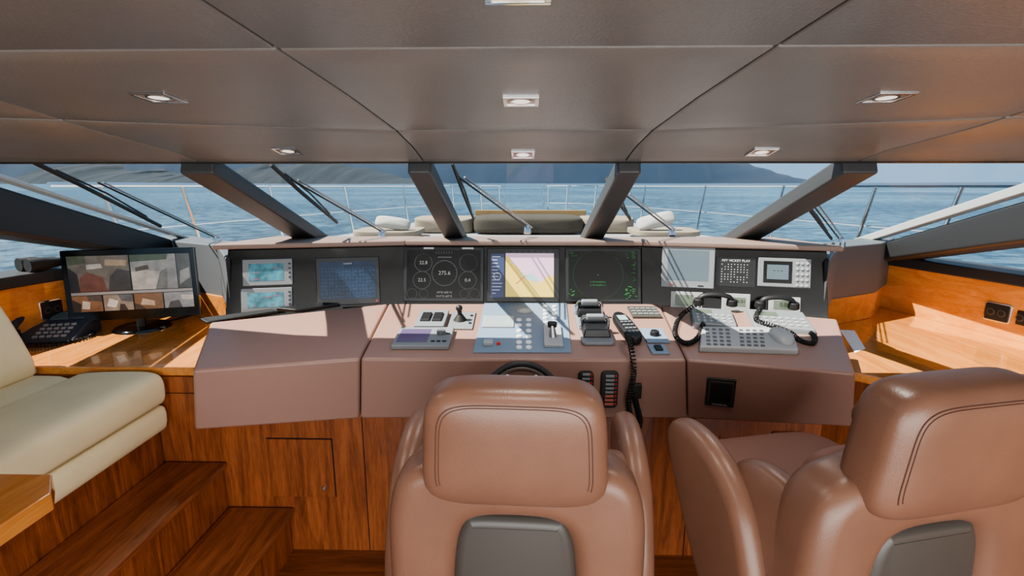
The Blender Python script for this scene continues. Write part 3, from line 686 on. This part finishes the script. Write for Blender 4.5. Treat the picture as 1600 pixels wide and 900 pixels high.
# ================= HELM CHAIRS =================
def mk_chair(label,M,grp):
    t=thing('helm_chair',label,'helm chair',M,grp)
    b=B(); b.cyl((0,.05,0),(0,.05,.03),.27,.25,32); b.cyl((0,.05,.03),(0,.05,.62),.08,.07,24); b.done('pedestal',DKG,t,bevel=.006)
    B().box((0,.03,.68),(.46,.46,.12),taper=1.05).done('seat_base',DKG,t,bevel=.03)
    B().pillow(Matrix.Translation((0,.09,.88)),.31,.34,.095,.35,.55).done('seat_cushion',CHS,t)
    # wrap-around lower back (arch)
    out=[(-.335,.42),(-.355,.7),(-.360,.95),(-.352,1.09),(-.315,1.18),(-.22,1.22),(0,1.23),(.22,1.22),(.315,1.18),(.352,1.09),(.360,.95),(.355,.7),(.335,.42),(.185,.42),(.175,.7),(.165,.9),(.145,1.02),(.1,1.05),(0,1.055),(-.1,1.05),(-.145,1.02),(-.165,.9),(-.175,.7),(-.185,.42)]
    R=Matrix.Translation((0,-.22,0))@Matrix.Rotation(rad(90),4,'X')
    B().slab(chaikin(out,2),.17,.055,R,n=7).done('back_shell',CHL,t)
    for s in (-1,1):
        B().pillow(Matrix.Translation((s*.295,-.10,.88))@Matrix.Rotation(rad(90),4,'X')@Matrix.Rotation(rad(90),4,'Y'),.20,.25,.065,.75,.7,nu=40).done('side_bolster',CHL,t)
    B().pillow(Matrix.Translation((0,-.13,1.0))@Matrix.Rotation(rad(90),4,'X'),.25,.2,.05,.35,.6).done('lumbar_cushion',CHS,t)
    # head pad
    tilt=Matrix.Translation((0,-.28,1.285))@Matrix.Rotation(rad(90+4),4,'X')
    a,c,bt,e2,e1=.240,.168,.085,.38,.5
    pad=B().pillow(tilt,a,c,bt,e2,e1,nu=80,taper=.05).done('backrest',CHL,t)
    for rr in (.82,.785):
        pts=[]; sp=lambda v,e: math.copysign(abs(v)**e,v)
        for k in range(-6,55):
            th=math.pi*k/48; x=a*rr*sp(math.cos(th),e2); z=c*rr*sp(math.sin(th),e2)
            w=bt*(1-rr**(2/e1))**(e1/2); pts.append(tilt@V((x*(1-.05*z/c),z,w+.0004)))
        B().tube(pts,.0012 if rr<.8 else .0015,6).done('stitching',STI,pad)
    # rear cover
    B().slab(chaikin([(-.182,.3),(-.178,.8),(-.168,.98),(-.14,1.05),(-.11,1.058),(.11,1.058),(.14,1.05),(.168,.98),(.178,.8),(.182,.3)],2),.19,.03,Matrix.Translation((0,-.195,0))@Matrix.Rotation(rad(90),4,'X')).done('rear_cover',DKG,t)
    prof_=[(-.08,1.05),(.06,1.13),(.22,1.145),(.31,1.10),(.31,1.02),(.22,.88),(.12,.74),(.02,.62),(-.2,.6),(-.2,.78),(-.14,.95)]
    for s in (-1,1):
        MM=Matrix(((0,0,1,s*.370),(1,0,0,0),(0,1,0,0),(0,0,0,1)))
        B().slab(chaikin(prof_,2),.09,.043,MM,n=8).done('armrest',CHL,t)
        B().cyl((s*.24,.03,.68),(s*.34,.03,.72),.035).done('arm_bracket',DKG,t)
    return t
G='brown leather helm chairs'
mk_chair('centre brown leather helm chair seen from straight behind',Matrix.Translation((-.008,1.52,0))@Matrix.Rotation(rad(-2.5),4,'Z'),G)
mk_chair('right brown leather helm chair swivelled towards the left',Matrix.Translation((.985,1.47,0))@Matrix.Rotation(rad(13),4,'Z')@Matrix.Scale(1.03,4),G)
# ================= SOFA =================
t=thing('sofa','cream leather bench sofa with wood plinth at left','sofa',(-2.3,1.3,.5))
Y0,Y1=.1,2.39; ym=(Y0+Y1)/2; yl=Y1-Y0
B().box((-2.44,ym,.36),(1.14,yl,.72)).done('plinth',W_CAB,t,world=True,smooth=False)
def roll(nm,poly,m=CRM,it=1,r=.03):
    MM=Matrix(((1,0,0,0),(0,0,-1,ym),(0,1,0,0),(0,0,0,1)))
    return B().slab(chaikin(poly,it),yl,r,MM).done(nm,m,t,world=True,ang=60)
roll('lower_front',[(-2.4,.715),(-1.83,.715),(-1.805,.74),(-1.80,.83),(-1.83,.855),(-2.4,.855)])
roll('front_bolster',[(-2.24,.86),(-1.83,.86),(-1.795,.875),(-1.79,.98),(-1.82,1.02),(-1.90,1.032),(-2.2,1.022),(-2.235,1.0)],it=2,r=.03)
roll('seat_cushion',[(-2.7,.84),(-2.26,.84),(-2.235,.92),(-2.26,1.0),(-2.5,1.005),(-2.7,1.0)])
roll('back_cushion',[(-2.48,.98),(-2.42,1.03),(-2.50,1.25),(-2.58,1.42),(-2.64,1.46),(-2.76,1.44),(-2.80,1.0)])
b=B().tube([(-1.835,Y0,.857),(-1.835,Y1,.857)],.006,6); b.done('piping',CRMS,t,world=True)
# table corner
t=thing('side_table','corner of orange varnished wooden table at lower left','table',(-1.75,.7,.52))
B().prism([(-2.15,.1),(-1.32,.1),(-1.32,1.26),(-1.40,1.35),(-2.15,1.35)],1.045,1.10).done('tabletop',W_CNT,t,world=True,bevel=.005)
B().cyl((-1.7,.6,.52),(-1.7,.6,1.045),.05).done('leg',STL,t,world=True)
# ================= MONITOR on left counter =================
mp=atY(211,443,3.12); nrm=V((.28,-1,.06)).normalized()
xd=V((1,.28,0)).normalized(); MP=Plane(mp,mp+xd,mp+nrm.cross(xd))
t,w,h,q,z=display('desktop_monitor','black desktop monitor showing camera views on left counter','monitor',MP,(107,389,314,497),BLK,S_DARK,(9,9,9,12),dep=.03)
W_,H_=q[2]-q[0],q[3]-q[1]
E=.22
cg=lambda nm,c:mat('view_'+nm,c,.3,emit=E,var=.12,vscale=20)
views=[((.0,.38,.49,1),(92,90,84),[((96,66,60),[(.15,.0),(.6,.0),(.55,.4),(.3,.55),(.18,.4)]),((44,44,46),[(0,.0),(.16,.0),(.14,.5),(0,.7)]),((58,60,62),[(.62,0),(1,0),(1,.55),(.8,.62),(.66,.4)]),((150,150,146),[(.3,.62),(.56,.66),(.54,.78),(.3,.76)]),((66,72,60),[(0,.74),(.3,.8),(.3,1),(0,1)]),((130,118,100),[(.6,.72),(.95,.7),(.98,.86),(.62,.9)])]),
 ((.5,.38,.88,1),(118,122,122),[((150,148,142),[(0,0),(.5,0),(.62,.5),(.2,.58),(0,.5)]),((92,96,94),[(.5,0),(.76,0),(.8,.6),(.64,.5)]),((60,74,64),[(0,.8),(.8,.84),(.84,1),(0,1)]),((70,66,62),[(.1,.52),(.4,.58),(.38,.7),(.1,.64)])]),
 ((.885,.38,1,1),(64,70,72),[((120,124,122),[(.1,.1),(.9,.3),(.9,.6),(.2,.5)])]),
 ((.0,.03,.24,.31),(120,92,70),[((186,176,160),[(.3,.2),(.55,.15),(.6,.6),(.35,.7)]),((56,48,44),[(0,0),(.25,0),(.3,.5),(0,.8)]),((76,70,68),[(.55,.7),(1,.6),(1,1),(.5,1)])]),
 ((.25,.03,.49,.31),(134,124,112),[((200,194,184),[(.1,.3),(.4,.2),(.5,.6),(.2,.8)]),((60,54,52),[(.5,0),(.8,0),(.7,.4),(.55,.4)]),((84,88,92),[(.6,.6),(1,.5),(1,1),(.5,1)])]),
 ((.5,.03,.74,.31),(110,84,62),[((170,150,130),[(.2,.3),(.7,.2),(.7,.5),(.3,.7)]),((60,50,44),[(0,0),(.4,0),(.2,.3),(0,.4)])]),
 ((.75,.03,1,.31),(124,128,130),[((72,70,70),[(.1,.0),(.6,.0),(.5,.5),(.2,.4)]),((176,170,160),[(.6,.5),(1,.5),(1,.8),(.6,.8)])])]
for i,((u0,v0,u1,v1),bc,shapes) in enumerate(views):
    cv=B().rect(q[0]+u0*W_,q[1]+v0*H_,q[0]+u1*W_,q[1]+v1*H_,z).done('camera_view',cg('%d'%i,bc),t,smooth=False)
    for j,(c,po) in enumerate(shapes):
        B().add([(q[0]+(u0+(u1-u0)*u)*W_,q[1]+(v0+(v1-v0)*v)*H_,z+.0005+.0002*j) for u,v in po],[tuple(range(len(po)))]).done('picture_patch',cg('%d_%d'%(i,j),c),cv,smooth=False)
B().rect(q[0],q[1]+.32*H_,q[2],q[1]+.37*H_,z).done('divider',LGR,t,smooth=False)
zc_=MW[t.name].inverted()@V((mp.x,mp.y,1.03))
b=B(); b.tube([(0,-h/2+.05,-.03),(.0,zc_.y+.01,-.03)],.028,10); b.done('neck',BLM,t)
bp=MW[t.name]@V((0,0,-.02)); bpz=V((bp.x,bp.y,1.03)); 
B().cyl(bpz+V((0,0,.0)),bpz+V((0,0,.016)),.165,.15,36).done('base',BLK,t,world=True,bevel=.004)
# desk phone
CTL=Plane((-2,2.5,1.03),(-1,2.5,1.03),(-2,3.5,1.03))
PHN=mat('phone_slate',(58,65,76),.4)
M,w,h=CTL.mount(38,504,134,550,rot=14); w,h=.36,.30; t=thing('desk_telephone','dark slate desk telephone with handset on the left counter','telephone',M)
B().hexa([(-w/2,-h/2,0),(w/2,-h/2,0),(w/2,h/2,0),(-w/2,h/2,0),(-w/2,-h/2,.025),(w/2,-h/2,.025),(w/2,h/2,.13),(-w/2,h/2,.13)]).done('base',PHN,t,bevel=.01)
sa=math.atan2(.105,.3); sl=Matrix.Rotation(sa,4,'X')
B(Matrix.Translation((.05,.085,.025+.105*(.235/.3)+.004))@sl).box((0,0,0),(.18,.07,.01)).done('lcd',S_GREY,t)
copies(t,B(sl).box((0,0,0),(.024,.018,.012)),'key',LGR,[(-.03+c_*.036,-.12+r_*.038,.028+(.03+r_*.038)*.35) for r_ in range(4) for c_ in range(5)],bevel=.002)
hs=B().tube(smooth_path([(-.13,-.13,.085),(-.13,-.09,.12),(-.13,.0,.155),(-.13,.09,.18),(-.13,.13,.17)],4),.022,10).done('handset',PHN,t)
for yy,zz in ((-.12,.07),(.12,.15)): B().cyl((-.13,yy,zz-.02),(-.13,yy,zz+.015),.034,.03).done('ear_cup',BLR,hs,bevel=.005)
B().tube(coil([(-.14,-.14,.03),(-.1,-.2,.015),(.0,-.2,.012),(.12,-.2,.012),(.22,-.1,.012),(.19,.04,.012)],.009,36),.003,5).done('coiled_cord',BLR,t)
tag(B().tube(smooth_path([CTL.at(255,505,.005),CTL.at(285,497,.004),CTL.at(310,488,.004),CTL.at(300,482,.01)],6),.005,6).done('cable',BLR),'thin black cable trailing from the monitor base','cable')
# sockets on hull-side panels
def socket(M,w,h,lab):
    t=thing('wall_socket',lab,'socket',M)
    B().slab(rrect(w,h,.012),.006,.002,Matrix.Translation((0,0,.003))).done('trim_ring',CHR,t)
    B().slab(rrect(w*.9,h*.86,.01),.006,.002,Matrix.Translation((0,0,.008))).done('plate',BLM,t)
    copies(t,B().cyl((0,0,0),(0,0,.006),w*.16,w*.15,20),'socket_ring',DKG,[(-w*.2,0,.011),(w*.2,0,.011)])
    copies(t,B().cyl((0,0,.004),(0,0,.0072),w*.11,seg=16),'socket_hole',BLR,[(-w*.2,0,.011),(w*.2,0,.011)])
for s,lab in ((1,'chrome trimmed double socket on the right wooden side panel'),(-1,'chrome trimmed double socket on left panel behind desk phone')):
    a=V((s*2.67,3.9,1.03)); c=V((s*2.93,2.88,1.03)); P=Plane(a,c,a+V((0,0,1)),xd=(c-a))
    r=(1538,473,1580,503) if s>0 else (62,468,98,498)
    M,w,h=P.mount(*r); socket(M,w,h,lab)
a=V((2.93,2.88,1.03)); c=V((3.12,1.6,1.03)); P=Plane(a,c,a+V((0,0,1)),xd=(a-c)); M,w,h=P.mount(1592,482,1618,515)
socket(M,.14,.10,'second chrome trimmed socket at the right edge of the photo')
# thin white sheets on right counter
CTR=Plane((2,2.5,1.03),(3,2.5,1.03),(2,3.5,1.03))
ps=[CTR.at(*p,.001) for p in ((1436,592),(1590,591),(1598,601),(1452,604))]
tag(B().prism([(p.x,p.y) for p in ps],1.031,1.033).done('white_sheet',SHT,smooth=False),'white sheet at the near edge of right counter','paper')
ps=[CTR.at(*p,.001) for p in ((1312,516),(1335,517),(1352,545),(1336,552))]
tag(B().prism([(p.x,p.y) for p in ps],1.031,1.033).done('white_sheet',SHT,smooth=False),'white sheet tucked beside the right console end','paper')
# binoculars on sill at left edge
t=thing('binoculars','black binoculars lying on the sill at the left edge of photo','binoculars',Matrix.Translation((-2.93,3.0,1.43))@Matrix.Rotation(rad(-20),4,'Z'))
for s in (-1,1): B().tube([(s*.045,-.08,.04),(s*.045,0,.04),(s*.04,.04,.04),(s*.036,.1,.04)],[.04,.04,.03,.026],18).done('barrel',BLR,t)
B().box((0,0.0,.04),(.06,.07,.03)).done('bridge',BLM,t,bevel=.01); B().cyl((0,.03,.04),(0,.06,.04),.012).done('focus_wheel',BLM,t)
# things under right console
def onCab(px,py): return atY(px,py,2.40)
M,w,h=Plane((0,2.405,0),(1,2.405,0),(0,2.405,1)).mount(1206,675,1250,699); t=thing('fire_switch','red emergency switch box on the cabinet under right console','switch',M)
B().box((0,0,.006),(w,h,.012)).done('plate',mat('clear_cover',(190,150,140),.3),t,bevel=.003)
B().box((0,0,.016),(w*.7,h*.86,.02)).done('cover',RED,t,bevel=.004)
p=onCab(1281,713); t=thing('lever_handle','orange knob behind the right chair armrest','knob',Matrix.Translation(p+V((0,-.08,-.03))))
B().cyl((0,0,0),(0,0,.05),.028,.022,16).done('knob',ORA,t,bevel=.006); B().cyl((0,0,-.12),(0,0,0),.01).done('stem',BLM,t)
for px,l in ((1127,'left thin black rod hanging under the right console'),(1172,'right thin black rod hanging under the right console')):
    a=onCab(px+3,682)+V((0,-.02,0)); c=onCab(px,720)+V((0,-.02,0)); tag(B().tube([a,c],[.004,.007],8).done('rod',BLM),l,'rod')
# ================= WIPERS =================
def wiper(label,blade,arm,pl):
    bp=[pl.at(*p)+wo*.04 for p in blade]; ap=[pl.at(*p)+wo*.05 for p in arm]
    t=thing('wiper',label,'wiper',ap[-1],'windscreen wipers')
    B().tube(bp,.008,6,flat=1.4).done('blade',BLR,t,world=True)
    B().tube([bp[0].lerp(bp[-1],.15)+wo*.015,bp[0].lerp(bp[-1],.5)+wo*.03,bp[0].lerp(bp[-1],.85)+wo*.015],.005,6).done('blade_bracket',BLM,t,world=True)
    for off in (0,.03):
        B().tube([ap[0]+V((off,0,0)),ap[-1]+V((off,0,0))],.005,6).done('arm',STL if off else BLM,t,world=True)
    B().cyl(ap[-1]-wo*.04,ap[-1]+wo*.01,.025,.02,16).done('pivot',CHR,t,world=True)
wo=wout
wiper('wiper on the middle windscreen pane',[(706,268),(722,310),(740,352)],[(716,292),(824,367)],WP)
wiper('wiper on the pane left of the middle',[(422,270),(470,312),(526,357)],[(455,296),(596,373)],WP)
wiper('wiper on the pane right of the middle',[(948,292),(962,320),(985,352)],[(975,317),(1050,371)],WP)
OL=Plane((-1.42,2.27,2.03),(-2.7,2.0,2.07),(-1.42,3.5,1.57)); OR=Plane((1.42,2.27,2.03),(2.7,2.0,2.07),(1.42,3.5,1.57))
wiper('wiper on the far left windscreen pane',[(40,262),(130,304),(250,363)],[(150,300),(335,382)],OL)
wiper('wiper on the far right windscreen pane',[(1250,318),(1275,350),(1300,382)],[(1262,322),(1312,384)],OR)
# ================= EXTERIOR =================
tag(B().prism([(-2.5,3.98),(-2.1,6.0),(-1.6,8.2),(0,8.8),(1.6,8.2),(2.1,6.0),(2.5,3.98)],.75,1.36).done('coachroof',WHT,bevel=.08,seg=5),'white fibreglass coachroof in front of windscreen','deck')
tag(B().prism([(-3.6,4.05),(-3.5,6),(-2.6,10),(-1.1,13),(0,13.8),(1.1,13),(2.6,10),(3.5,6),(3.6,4.05)],-3,.62).done('foredeck',WHT,bevel=.05),'white foredeck below the bow rails','deck')
b=B().box((0,3.72,1.44),(3.6,.16,.16)); tag(b.done('windscreen_cowl',WHT,bevel=.06,seg=5),'long white cowl just outside the windscreen','cowl')
def cush(name,label,px0,py0,px1,py1,Y,depth,m,e2=.35,grp=None,cat='cushion',e1=.35):
    a=atY(px0,py0,Y); c=atY(px1,py1,Y); w=abs(c.x-a.x)/2; h=abs(a.z-c.z)/2
    M=Matrix.Translation(((a.x+c.x)/2,Y,(a.z+c.z)/2))@Matrix.Rotation(rad(90),4,'X')
    tag(B().pillow(M,w,h,depth,e2,e1,nu=40,nv=8).done(name,m),label,cat,grp)
cush('sun_pad','dark grey folded sun pad in the middle of foredeck',742,336,908,362,6.2,.35,FAB,.3)
cush('lounge_cushion','pale lounge cushion left of the dark sun pad',652,338,742,362,6.3,.3,FBL,.12)
cush('lounge_cushion','pale lounge cushion right of the dark sun pad',908,338,985,362,6.3,.3,FBL,.12)
cush('lounge_cushion','long pale seat cushion in front of left pillow',560,357,660,366,5.6,.3,FBL,.15)
cush('lounge_cushion','long pale seat cushion in front of right pillow',985,357,1085,366,5.6,.3,FBL,.15)
PW=mat('pillow_white',(160,158,153),.9)
for x0,y0,x1,y1,rt,l in ((586,340,642,357,8,'white scatter pillow on the left of foredeck'),(995,335,1054,355,-14,'white scatter pillow on the right of foredeck')):
    a=atY(x0,y0,5.4); c=atY(x1,y1,5.4)
    M=Matrix.Translation(((a.x+c.x)/2,5.4,(a.z+c.z)/2))@Matrix.Rotation(rad(rt),4,'Y')@Matrix.Rotation(rad(60),4,'X')
    tag(B().pillow(M,abs(c.x-a.x)/2,abs(a.z-c.z)*.6,.06,.5,1.1,nu=40,nv=8).done('pillow',PW),l,'pillow')
a=atY(742,328,7.2); c=atY(915,337,7.2); tag(B().box(((a.x+c.x)/2,7.2,(a.z+c.z)/2),(c.x-a.x,.08,a.z-c.z)).done('backboard',TAN,bevel=.01),'tan board standing behind the dark sun pad','board')
# rails
RY=[(3.9,4.2,1.93),(3.6,5.6,1.92),(3.1,8.0,1.90),(2.3,10.5,1.885),(1.35,12.4,1.88),(.62,13.0,1.87)]
for s,l in ((-1,'left'),(1,'right')):
    pts=[V((s*x,y,z)) for x,y,z in RY]
    t=thing('bow_railing','polished steel %s bow railing with slanted stanchions'%('port' if s<0 else 'starboard'),'railing',(s*2.5,9,.62),'bow railings')
    top=pts+[V((s*.5,13.0,1.80)),V((s*.5,13.0,.62))]
    B().tube(smooth_path(top,5),.024,8).done('top_rail',CHR,t,world=True)
    for q,dz in ((.0,-.42),(0,-.8)):
        B().tube(smooth_path([p+V((s*.03,0,dz)) for p in pts],4),.014,8).done('lower_rail',CHR,t,world=True)
    for k,(f) in enumerate((.3,.9,1.5,2.2,2.9,3.7,4.4,5)):
        i=min(int(f),4); p=pts[i].lerp(pts[i+1],f-i); 
        B().tube([p,V((p.x*.97,p.y+.25,.62))],.018,8).done('stanchion',CHR,t,world=True)
# sea
def sea_mat():
    m=bpy.data.materials.new('sea_water'); m.use_nodes=True; nt=m.node_tree; b=nt.nodes['Principled BSDF']
    b.inputs['Roughness'].default_value=.2; b.inputs['Specular IOR Level'].default_value=.25
    tc=nt.nodes.new('ShaderNodeTexCoord'); mp=nt.nodes.new('ShaderNodeMapping'); mp.inputs['Scale'].default_value=(.45,.5,1)
    n=nt.nodes.new('ShaderNodeTexNoise'); n.inputs['Scale'].default_value=1.0; n.inputs['Detail'].default_value=7; n.inputs['Roughness'].default_value=.7
    n2=nt.nodes.new('ShaderNodeTexNoise'); n2.inputs['Scale'].default_value=.03; n2.inputs['Detail'].default_value=3
    bp=nt.nodes.new('ShaderNodeBump'); bp.inputs['Strength'].default_value=1; bp.inputs['Distance'].default_value=.8
    nt.links.new(tc.outputs['Object'],mp.inputs[0]); nt.links.new(mp.outputs[0],n.inputs['Vector']); nt.links.new(mp.outputs[0],n2.inputs['Vector']); nt.links.new(n.outputs['Fac'],bp.inputs['Height']); nt.links.new(bp.outputs[0],b.inputs['Normal'])
    ma=nt.nodes.new('ShaderNodeMath'); ma.operation='MULTIPLY_ADD'; ma.inputs[1].default_value=.3; nt.links.new(n2.outputs['Fac'],ma.inputs[0])
    mb=nt.nodes.new('ShaderNodeMath'); mb.operation='MULTIPLY'; mb.inputs[1].default_value=.7; nt.links.new(n.outputs['Fac'],mb.inputs[0]); nt.links.new(mb.outputs[0],ma.inputs[2])
    r=nt.nodes.new('ShaderNodeValToRGB'); r.color_ramp.elements[0].position=.44; r.color_ramp.elements[1].position=.62
    r.color_ramp.elements[0].color=lin((24,54,74)); r.color_ramp.elements[1].color=lin((96,130,148))
    nt.links.new(ma.outputs[0],r.inputs[0]); nt.links.new(r.outputs[0],b.inputs['Base Color'])
    return m
o=B().quad((-6000,-200,-3),(6000,-200,-3),(6000,9000,-3),(-6000,9000,-3)).done('sea',sea_mat(),smooth=False,recenter=False); tag(o,'blue rippled sea beyond the windscreen','sea',kind='stuff')
def hills(name,label,Y,x0,x1,hf,m):
    N=120; b=B(); vs=[];fs=[]
    for i in range(N+1):
        x=x0+(x1-x0)*i/N; hh=max(.5,hf(x)); 
        for j,(f,dy) in enumerate(((0,0),(.3,60),(.62,140),(.85,230),(1,330))):
            vs.append((x+random.uniform(-6,6),Y+dy+random.uniform(-15,15),-3.2+(hh*f*(1+random.uniform(-.05,.05)))))
    for i in range(N):
        for j in range(4): fs.append((i*5+j,(i+1)*5+j,(i+1)*5+j+1,i*5+j+1))
    tag(b.add(vs,fs).done(name,m,recenter=False,ang=180),label,'hills')
hm1=mat('hill_haze_far',(18,30,42),1,emit=.22,ecol=(76,120,164)); hm2=mat('hill_haze_near',(14,24,30),1,emit=.15,ecol=(66,100,128))  # weak blue emission paints airlight haze into both hill materials
def hf1(x):
    h=250+45*math.sin(x*.0021+.6)+16*math.sin(x*.009)+8*math.sin(x*.023)
    return h if x<1000 else max(0,h*(1-(x-1000)/800))
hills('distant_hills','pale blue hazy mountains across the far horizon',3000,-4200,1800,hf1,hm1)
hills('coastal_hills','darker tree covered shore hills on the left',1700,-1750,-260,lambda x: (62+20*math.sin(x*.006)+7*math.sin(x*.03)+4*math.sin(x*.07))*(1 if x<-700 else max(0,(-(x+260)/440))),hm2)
# ================= LIGHT =================
w=bpy.data.worlds.new('world'); SC.world=w; w.use_nodes=True; nt=w.node_tree; bg=nt.nodes['Background']
tc=nt.nodes.new('ShaderNodeTexCoord'); sep=nt.nodes.new('ShaderNodeSeparateXYZ'); r=nt.nodes.new('ShaderNodeValToRGB')
nt.links.new(tc.outputs['Generated'],sep.inputs[0]); nt.links.new(sep.outputs['Z'],r.inputs[0]); nt.links.new(r.outputs[0],bg.inputs[0])
e=r.color_ramp.elements; e[0].position=0; e[0].color=lin((154,194,228)); e[1].position=.6; e[1].color=lin((150,182,214))
bg.inputs[1].default_value=.9
sd=bpy.data.lights.new('sun','SUN'); sd.energy=13; sd.angle=rad(.6); sd.color=(1,.93,.82)
so=bpy.data.objects.new('sun',sd); COL.objects.link(so)
dirv=V((.54,.09,-.78)); so.rotation_euler=dirv.to_track_quat('-Z','Y').to_euler(); so.location=(-5,-5,10)
def area(loc,rot,sx,sy,e,col):
    ad=bpy.data.lights.new('fill_light','AREA'); ad.shape='RECTANGLE'; ad.size=sx; ad.size_y=sy; ad.energy=e; ad.color=col  # unseen fill lights added behind the camera to brighten the interior
    ao=bpy.data.objects.new('fill_light',ad); COL.objects.link(ao); ao.location=loc; ao.rotation_euler=Euler([rad(a) for a in rot])
area((.4,-1.9,1.6),(88,0,4),5.0,1.6,110,(1,.96,.91))
area((1.0,-1.4,.7),(116,0,6),3.6,1.0,38,(1,.95,.9))  # added low fill aimed up towards the ceiling
try:
    SC.view_settings.view_transform='AgX'; SC.view_settings.look='AgX - Medium High Contrast'
except Exception as ex: print(ex)
SC.view_settings.exposure=.35
